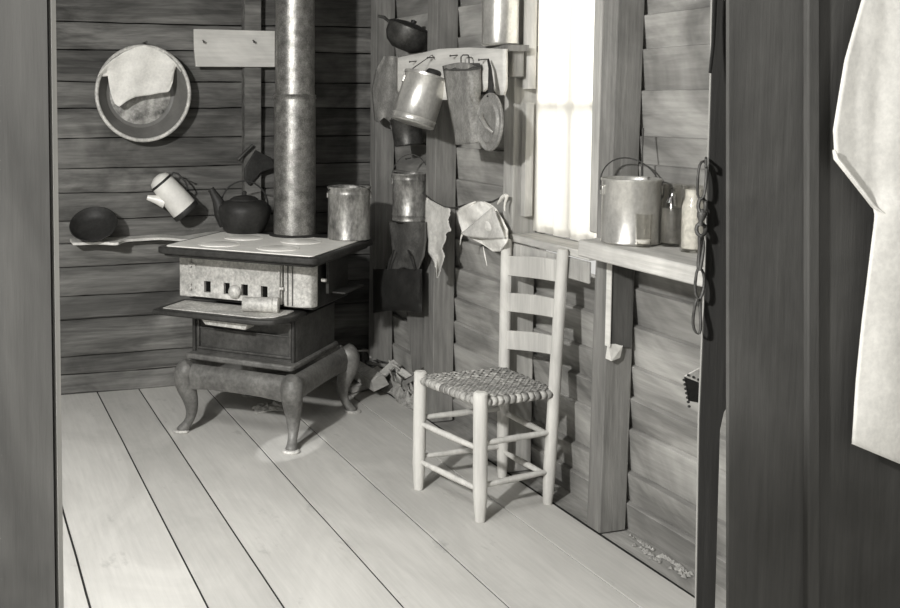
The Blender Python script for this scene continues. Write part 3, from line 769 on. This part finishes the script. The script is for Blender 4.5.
cp.part('handle', MB(T).tube([(rp*.8, 0, hp*.95), (rp*1.1, 0, hp*.98), (rp*1.3, 0, hp*.88), (rp*1.32, 0, hp*.6), (rp*1.15, 0, hp*.45), (rp*.9, 0, hp*.43)], .0045, 10), 'black')
nail(184, 178, YB-.002, 'nail from which the tilted coffee pot hangs', .10, 0, .003, 'Y')
# ledge and black bowl
z_ = P(120, 237.5, 'Y', YB-.03).z
mb = MB(); vs = []; fs = []
U_ = [(70, 10), (85, 9), (100, 12), (106, 14), (112, 14), (122, 7), (140, 6), (160, 8), (200, 8), (225, 8)]
n = 40
for i in range(n+1):
    u = 70+155*i/n; x = P(u, 240, 'Y', YB).x; dep = interp(U_, u)*.013+.002*nz(i*.7, 3); zz = z_+.012*nz(i*.12, 8)-.01*(u > 150)*0
    for (y, z) in ((YB+.01, zz), (YB-dep, zz-.002), (YB-dep, zz-.014), (YB+.01, zz-.014)): vs.append((x, y, z))
for i in range(n):
    for q in range(4): fs.append((i*4+q, i*4+(q+1) % 4, (i+1)*4+(q+1) % 4, (i+1)*4+q))
fs += [(0, 1, 2, 3), tuple(n*4+q for q in (3, 2, 1, 0))]
solo('wall_ledge', mb.add(vs, fs), 'pale', 'narrow pale ledge along the back wall left of the stove', 'ledge')
c = P(95, 244, 'Y', YB-.09)
c.z = z_+.012
T = frame_at(c+Vector((0, 0, .035)), -10, 38)
solo('black_bowl', MB(T).lathe([(0, 0), (.07, .001), (.088, .01), (.104, .034), (.114, .045), (.110, .046), (.100, .034), (.084, .014), (.066, .006), (0, .005)], n=40), 'black',
     'black iron bowl tipped forward on the narrow wall ledge', 'bowl')

# ------------------------------------------------------------------ right shelf
zs_ = .982
SX0 = P(697, 267, 'Z', zs_).x
ye = P(575, 249, 'X', SX0).y
mb = MB()
poly = [(SX0, 1.70), (XS-.01, 1.79), (XS-.01, 2.818), (XF-.055, 2.818), (XF-.055, ye+.02), (SX0+.01, ye)]
poly = [(SX0, 1.66), (XF-.004, 1.66), (XF-.004, 1.79), (XS-.01, 1.79), (XS-.01, 2.815), (XF-.055, 2.815), (XF-.055, min(ye+.02, 2.95)), (SX0+.01, ye)]
mb.prism([(x, y, zs_-.052) for x, y in poly], (0, 0, .052))
solo('wall_shelf', mb, 'shelf', 'thick pale worn shelf beneath the window corner holding pail and jars', 'shelf', bevel=.006)
mb = MB().box((XF+.004, 2.797, .62), (XF+.085, 2.818, zs_-.054)); mb.v[0].z += .015; mb.v[3].z += .015
br = Thing('shelf_bracket', 'short broken-ended board hanging under the shelf against the stud', 'bracket', (XF+.04, 2.81, .6))
br.part('board', mb, 'studdark')
br.part('splintered_end', MB().box((XF-.004, 2.792, .585), (XF+.05, 2.814, .637), jit=.010), 'pale', label='pale splintered lower end')
br.part('lit_edge', MB().box((XF-.004, 2.79, .63), (XF-.001, 2.815, zs_-.054)), 'pale')  # pale strip paints the lit room edge of the board
# pail
c = P(630, 246, 'Z', zs_); c.z = zs_+.001; c += Vector((-.0, 0, 0))
kk = pxm(c); r_p = 28.5*kk
cb = c+Vector((.0, .0, 0)); d = Vector((c.x, c.y, 0)).normalized(); cb = c+d*r_p*.8
vessel('bail_pail', 'large bright tin pail with wire bail on the right shelf', 'pail', cb, r_p, 66*kk, 'tin', lid=False, bail=(-42, .125), beads=(), yaw=15)
# glass tumbler
def gl(name, label, u, v, r, h, cont, ch, neck=None):
    c = P(u, v, 'Z', zs_); c.z = zs_+.001; T = frame_at(c)
    t = Thing(name, label, 'glass' if name == 'drinking_glass' else 'jar', c)
    w_ = .003
    if neck:
        out = [(0, 0), (r*.92, 0), (r, .008), (r, h*.66), (r*.93, h*.73), (r*neck, h*.80), (r*neck, h*.93), (r*neck+.004, h*.94), (r*neck+.004, h), (r*neck-w_, h), (r*neck-w_, h*.81), (r-w_, h*.70), (r-w_, .010), (r*.8, .006), (0, .006)]
    else:
        out = [(0, 0), (r*.82, 0), (r*.84, .004), (r, h), (r-.0025, h), (r*.8, .008), (0, .008)]
    t.part('glass_body', MB(T).lathe(out, n=36), 'glass')
    rr = (r-w_-.0008) if neck else r*.8
    top = [(0, .0075), (rr*.95, .0105), (rr, .014), (rr*(1.0 if neck else 1.08), ch), (0, ch)]
    if neck and ch > h*.7: top = [(0, .0075), (rr*.95, .0105), (rr, .014), (rr, h*.68), (r*neck-w_-.001, h*.80), (r*neck-w_-.001, ch), (0, ch)]
    t.part('contents', MB(T).lathe(top, n=32), cont)
    return t
c1 = P(643, 246, 'Z', zs_); k1 = pxm(c1)
gl('drinking_glass', 'small drinking glass in front of the bright pail on the shelf', 643, 247, 8.5*k1, 33*k1, 'milk', .022)
gl('glass_jar', 'clear glass jar half full of grey grease beside the bright pail', 672, 246, 12*k1, 62*k1, 'grease', 38*k1, .72)
gl('milk_jar', 'glass jar full of white contents, nearest to the hanging chain', 692, 252, 11.5*k1, 64*k1, 'milk', 60*k1, .78)
# thin dark line above the pail
solo('dark_line', MB().tube([P(643, 128, 'X', 2.03), P(642.5, 150, 'X', 2.03), P(642, 176, 'X', 2.03)], [.0035, .002, .004], 8), 'chain', 'thin dark line running down behind the bright shelf pail', 'wire')

# chain at the door post
YC = YQ-.014
ch = Thing('door_chain', 'iron chain of long links hanging on the dark door post', 'chain', P(700, 335, 'Y', YC))
ch_ = ch
def link_(pts, r=.0035, flat=1.): ch_.part('chain_link', MB().tube([P(u, v, 'Y', YC+(.006*math.sin(k*1.3))) for k, (u, v) in enumerate(pts)], r, 8, closed=True), 'chain', sub=1)
link_([(699, 163), (704, 160), (707, 164), (706, 185), (704, 198), (700, 200), (697, 196), (697.5, 180)])
link_([(700, 198), (704, 198), (706, 204), (705, 212), (702, 215), (698.5, 211), (698, 204)], .0045)
ch.part('swivel', MB().tube([P(u, v, 'Y', YC) for u, v in ((702, 209), (702, 213), (701.5, 217), (701, 221), (700.5, 226))], [.004, .010, .009, .005, .006], 12), 'chain')
link_([(698, 224), (703, 223), (706, 228), (705, 234), (701, 237), (697, 234), (696, 228)], .005)
link_([(698.5, 234), (702.5, 235), (704, 248), (701.5, 262), (700, 272), (697.5, 270), (699, 256), (700, 246)], .004)
link_([(697, 268), (702, 268), (705, 278), (703.5, 292), (700, 300), (696, 298), (694.5, 288), (696, 277)], .0035)
link_([(696.5, 297), (700, 297), (700, 310), (701, 325), (700, 335), (696, 334), (692, 325), (694, 310)], .0035)
solo('staple', MB().tube([P(706, 158, 'Y', YQ-.005), P(706, 160, 'Y', YC-.01), P(706, 166, 'Y', YC-.01), P(706, 168, 'Y', YQ-.005)], .003, 8), 'chain', 'small iron staple holding the chain on the dark post', 'staple')
# strap near top
solo('strap', MB().tube([P(715, -10, 'Y', YQ-.02), P(714, 20, 'Y', YQ-.02), P(713, 45, 'Y', YQ-.022), P(710, 73, 'Y', YQ-.03)], [.006, .006, .005, .004], 8, flat=.4), 'black', 'thin dark strap hanging at the top of the dark post', 'strap')
# scallop-edged object behind the post
YT = YQ+.085
bt_ = Thing('toothed_holder', 'small dark holder with pale dotted rim and toothed edge behind post', 'holder', P(694, 404, 'Y', YT))
pts = [P(685, 377, 'Y', YT), P(700, 383, 'Y', YT), P(712, 384, 'Y', YT), P(712, 406, 'Y', YT), P(700, 403, 'Y', YT), P(689, 401, 'Y', YT)]
bt_.part('body', MB().prism(pts, (0, .003, 0)), 'black')
pts = [P(684, 376, 'Y', YT), P(702, 366, 'Y', YT), P(712, 366, 'Y', YT), P(712, 386, 'Y', YT), P(700, 383, 'Y', YT)]
bt_.part('rim', MB().prism(pts, (0, -.004, 0)), 'paper', label='pale dotted rim')
mb = MB()
for (u, v) in ((688, 375), (693, 377), (698, 379.5), (703, 381)): mb.lathe([(0, .003), (.0025, .002), (.003, 0)], Matrix.Translation(P(u, v, 'Y', YT-.0045)) @ Matrix.Rotation(math.pi/2, 4, 'X'), 8)
bt_.part('dots', mb, 'black')
for k in range(7):
    p = P(684+.85*k, 380+4.4*k, 'Y', YT+.001)
    bt_.part('tooth', MB().lathe([(0, -.0035), (.003, -.0018), (.0035, 0), (.003, .0018), (0, .0035)], Matrix.Translation(p), 10), 'black')

# ------------------------------------------------------------------ chair
F1 = P(418.5, 489, 'Z', 0); F2 = P(480, 521, 'Z', 0); B2 = P(548, 503, 'Z', 0); B1 = P(504, 477, 'Z', 0)
B2.x = min(B2.x, 2.0); B1.x = min(B1.x, 1.975)
F1t = P(420.5, 371, 'X', F1.x+.005); F2t = P(480.5, 392, 'X', F2.x+.0)
B2t = P(563, 249, 'X', 1.984); B1t = P(506.5, 239, 'X', 1.98)
cen = (F1+F2+B1+B2)/4; cen.z = 0
chh = Thing('ladderback_chair', 'pale unpainted ladderback chair with woven splint seat by the window', 'chair', cen)
def postm(a, b, r, back=False):
    mb = MB(); n = 14; pts = []; rs = []
    for i in range(n+1):
        t_ = i/n; pts.append(a.lerp(b, t_))
        z = a.lerp(b, t_).z
        rr = r*(.72+.28*min(1, z/.09))
        if back: rr *= 1-.12*t_
        if i == n: rr *= .8
        rs.append(rr)
    pts.insert(n, a.lerp(b, 1-.012)); rs.insert(n, r*(.88 if back else 1))
    return mb.tube(pts, rs, 16)
for nm, a, b, r, bk_ in (('front_leg', F1, F1t, .0235, 0), ('front_leg', F2, F2t, .0245, 0), ('back_post', B1, B1t, .0225, 1), ('back_post', B2, B2t, .0225, 1)):
    chh.part(nm, postm(a, b, r, bk_), 'chair')
def at(a, b, z): return a.lerp(b, (z-a.z)/(b.z-a.z))
zsr = .405
def rung(pa, pb, z0, z1=None, r=.0105):
    a = at(*pa, z0); b = at(*pb, z0 if z1 is None else z1); mb = MB()
    mb.tube([a.lerp(b, t_) for t_ in (0, .08, .3, .5, .7, .92, 1)], [r*.75, r*.85, r, r*1.1, r, r*.85, r*.75], 12); return mb
A1, A2, C1, C2 = (F1, F1t), (F2, F2t), (B1, B1t), (B2, B2t)
for pa, pb, z in ((A1, A2, .245), (A1, A2, .105), (A2, C2, .265), (A2, C2, .12), (A1, C1, .265), (A1, C1, .12), (C1, C2, .25), (C1, C2, .10)):
    chh.part('rung', rung(pa, pb, z), 'chair')
for pa, pb in ((A1, A2), (A2, C2), (C1, C2), (A1, C1)):
    chh.part('seat_rail', rung(pa, pb, zsr, r=.014), 'chair')
# slats
for (l0, l1, r0, r1) in ((256, 275, 260, 282), (293, 311, 301, 319), (331, 349, 339, 357)):
    x1 = 1.978; x2 = 1.988
    a0 = P(506, l0, 'X', x1); a1 = P(505, l1, 'X', x1); b0 = P(562, r0, 'X', x2); b1 = P(560, r1, 'X', x2)
    lo1 = at(*C1, a1.z); hi1 = at(*C1, a0.z); lo2 = at(*C2, b1.z); hi2 = at(*C2, b0.z)
    nrm = Vector((1, .2, 0)).normalized()
    mb = MB(); vs = []; fs = []; n = 10
    for i in range(n+1):
        t_ = i/n; bow = nrm*.014*math.sin(math.pi*t_); arch = Vector((0, 0, .004*math.sin(math.pi*t_)))
        p, q = lo1.lerp(lo2, t_)+bow, hi1.lerp(hi2, t_)+bow+arch
        vs += [p-nrm*.005, p+nrm*.005, q+nrm*.005, q-nrm*.005]
    for i in range(n):
        for q in range(4): fs.append((i*4+q, i*4+(q+1) % 4, (i+1)*4+(q+1) % 4, (i+1)*4+q))
    fs += [(0, 1, 2, 3), tuple(n*4+q for q in (3, 2, 1, 0))]
    chh.part('slat', mb.add(vs, fs), 'chair', bevel=.002)
# woven seat
q00, q10, q11, q01 = at(*A1, zsr), at(*A2, zsr), at(*C2, zsr), at(*C1, zsr)
def seat(u, v): 
    p = (q00.lerp(q10, u)).lerp(q01.lerp(q11, u), v)
    return p+Vector((0, 0, -.012*math.sin(math.pi*u)*math.sin(math.pi*v)))
def strip(fix, along, ph, n=11):
    vs = []; fs = []; m = 44; w = .47/n
    for k in range(m+1):
        t_ = -.03+1.06*k/m; wv = .004*math.sin(t_*n*math.pi+ph)
        zz = .016+wv
        if t_ < .0 or t_ > 1.0: zz = .004
        for sgn in (-1, 1):
            f_ = fix+sgn*w+.004*nz(t_*5, fix*30)
            p = seat(f_, t_) if along == 'v' else seat(t_, f_)
            vs.append(p+Vector((0, 0, zz)))
    # wrap ends around rails
    fs = [(2*k, 2*k+1, 2*k+3, 2*k+2) for k in range(m)]
    return vs, fs
mb = MB(); n = 18
for i in range(n):
    for al_ in ('u', 'v'):
        vs, fs = strip((i+.5)/n, al_, math.pi*(i % 2)+(math.pi/2 if al_ == 'u' else -math.pi/2+0), n)
        mb.add(vs, fs)
wv_ = chh.part('woven_seat', mb, 'splint', solid=.002, label='woven splint seat')
# wrapped strips round the rails
mb = MB()
for (a, b) in ((q00, q10), (q10, q11), (q11, q01), (q01, q00)):
    for i in range(1, 12):
        p = a.lerp(b, i/12); t_ = (b-a).normalized(); sd = Vector((t_.y, -t_.x, 0)); pts = []
        for k in range(10):
            a_ = 2*math.pi*k/10; pts.append(p+sd*.0150*math.cos(a_)+Vector((0, 0, .0150*math.sin(a_)))+t_*random.uniform(-.002, .002))
        mb.tube(pts, .0035 if 1 else 0, 6, closed=True) if 0 else None
        vs = []; w = (b-a).length/12*.40
        for sgn in (-w, w):
            vs += [q+t_*sgn for q in pts]
        mb.add(vs, [(k, (k+1) % 10, 10+(k+1) % 10, 10+k) for k in range(10)])
chh.part('rail_wrapping', mb, 'splint', solid=.002)

# ------------------------------------------------------------------ firewood, paper, dust
def stick(name, label, u0, v0, u1, v1, z, w, h, mat='fire', roll=0, cat='firewood', group='firewood and kindling by the wall corner'):
    a = P(u0, v0, 'Z', z); b = P(u1, v1, 'Z', z); d = b-a; L0 = d.length
    T = Matrix.Translation(a.lerp(b, .5)) @ d.to_track_quat('X', 'Z').to_matrix().to_4x4() @ Matrix.Rotation(math.radians(roll), 4, 'X')
    mb = MB(T); mb.prism([(-L0/2, -w/2, -h/2), (-L0/2, w/2, -h/2), (-L0/2, w*.35, h/2), (-L0/2, -w*.4, h/2*.8)], (L0, .004, 0))
    return solo(name, mb, mat, label, cat, group, bevel=.002)
stick('firewood', 'thick pale split log leaning out beside the rear stove leg', 346, 362, 379, 383, .085, .085, .06, roll=20)
stick('firewood', 'pale flat stick on the floor below the leaning split log', 349, 389, 372, 384, .02, .05, .03)
stick('firewood', 'short pale block on the floor right of the split log', 384, 385, 397, 383, .025, .06, .04)
stick('firewood', 'long thin stick lying toward the chair front leg', 396, 388, 418, 385, .018, .05, .03)
stick('firewood', 'dark billet lying behind the pale short block', 372, 378, 408, 372, .04, .07, .07, 'stud')
def crumple(name, c, sx, sy, sz, mat, label, cat, seed, flat=.5, group=None):
    mb = MB(); n = 18; vs = []; fs = []
    for j in range(n+1):
        for i in range(n+1):
            x, y = i/n*2-1, j/n*2-1; rr = max(0, 1-(x*x+y*y)**.5*.95)
            z = rr**.7*sz*(.55+.9*abs(nz(x*2.5+seed, y*2.5)))+.25*sz*nz(x*7, y*7, seed)*min(1, rr*3)
            w = 1+.25*nz(x*3+seed, y*3+9)
            vs.append(c+Vector((x*sx*w, y*sy*w, max(0, z)+.002)))
    fs = [(j*(n+1)+i, j*(n+1)+i+1, (j+1)*(n+1)+i+1, (j+1)*(n+1)+i) for j in range(n) for i in range(n)]
    return solo(name, mb.add(vs, fs), mat, label, cat, group, solid=.003, smooth=25)
c = Vector((2.06, 4.46, -.003))
crumple('kindling_heap', c, .055, .22, .13, 'dust', 'rough heap of bark and trash in the corner past the stove', 'heap', 3)
c = P(268, 409, 'Z', 0)
crumple('paper_scrap', c, .07, .05, .035, 'paper', 'crumpled pale paper scrap on the floor under the stove', 'paper', 8)
for k in range(16):
    t_ = (k+.5)/16; c = P(362+48*t_+random.uniform(-4, 4), 357+22*t_+random.uniform(-7, 9), 'X', 2.0+random.uniform(-.01, .05))
    c.z = max(.015, c.z); Lc_ = random.uniform(.025, .06)
    T = Matrix.Translation(c) @ Matrix.Rotation(random.uniform(0, 6), 4, 'Z') @ Matrix.Rotation(random.uniform(-.6, .6), 4, 'Y') @ Matrix.Rotation(random.uniform(-.9, .9), 4, 'X')
    mb = MB(T).box((-Lc_, -.014, -.004), (Lc_, .014, .004), jit=.006)
    solo('wood_chip', mb, random.choice(('fire', 'stud', 'fire', 'studdark')), 'splintered wood chip in the heap past the stove by the corner', 'wood chip', 'wood chips heaped by the corner')
# crumbled dust on the sill near the stud
mb = MB()
for k in range(70):
    t_ = random.random(); p = P(632+60*t_, 540+34*t_+random.uniform(-6, 8), 'Z', 0)
    p.x = min(max(p.x, XF+.03), XS-.01); r = random.uniform(.003, .010)
    T = Matrix.Translation((p.x, p.y, .001)) @ Matrix.Rotation(random.random()*6, 4, 'Z')
    mb.add([(-r, -r, -.002), (r, -r*.7, -.002), (r*.8, r, -.002), (-r*.9, r*.8, -.002), (0, 0, r*.9)], [(0, 1, 4), (1, 2, 4), (2, 3, 4), (3, 0, 4), (3, 2, 1, 0)], T)
o = solo('dust_crumbs', mb, 'dust', 'crumbled dirt lying on the sill along the foot of the right wall', 'debris'); o['kind'] = 'stuff'

# ------------------------------------------------------------------ light
def area(name, loc, target, size, power, size_y=None, spread=None):
    l = bpy.data.lights.new(name, 'AREA'); l.energy = power; l.shape = 'RECTANGLE' if size_y else 'DISK'; l.size = size
    if size_y: l.size_y = size_y
    if spread: l.spread = math.radians(spread)
    l.color = (1, .988, .965)
    o = bpy.data.objects.new(name, l); COL.objects.link(o); o.location = loc
    o.rotation_euler = (Vector(target)-Vector(loc)).to_track_quat('-Z', 'Y').to_euler(); return o
area('key_light', (-1.5, .5, 2.4), (1.4, 3.7, .7), .16, 190)
area('overhead_light', (0, 2.3, 2.45), (.5, 2.8, 0), .9, 33, 1.2, 125)
area('window_daylight', (2.9, 3.15, 1.9), (2.1, 3.15, 1.4), .9, 42, 1.2)
sp_ = bpy.data.lights.new('sunbeam', 'SPOT'); sp_.energy = 420; sp_.spot_size = math.radians(3.0); sp_.spot_blend = .35; sp_.shadow_soft_size = .01
so_ = bpy.data.objects.new('sunbeam', sp_); COL.objects.link(so_); so_.location = (-1.6, 1.3, 2.2)
so_.rotation_euler = (P(290, 446, 'Z', 0)-so_.location).to_track_quat('-Z', 'Y').to_euler()
wd = bpy.data.worlds.new('world'); scene.world = wd; wd.use_nodes = True
wd.node_tree.nodes['Background'].inputs[0].default_value = (.96, .948, .91, 1); wd.node_tree.nodes['Background'].inputs[1].default_value = .74

vs = scene.view_settings; vs.view_transform = 'Standard'; vs.look = 'None'; vs.gamma = 1; vs.exposure = 0; vs.use_curve_mapping = False
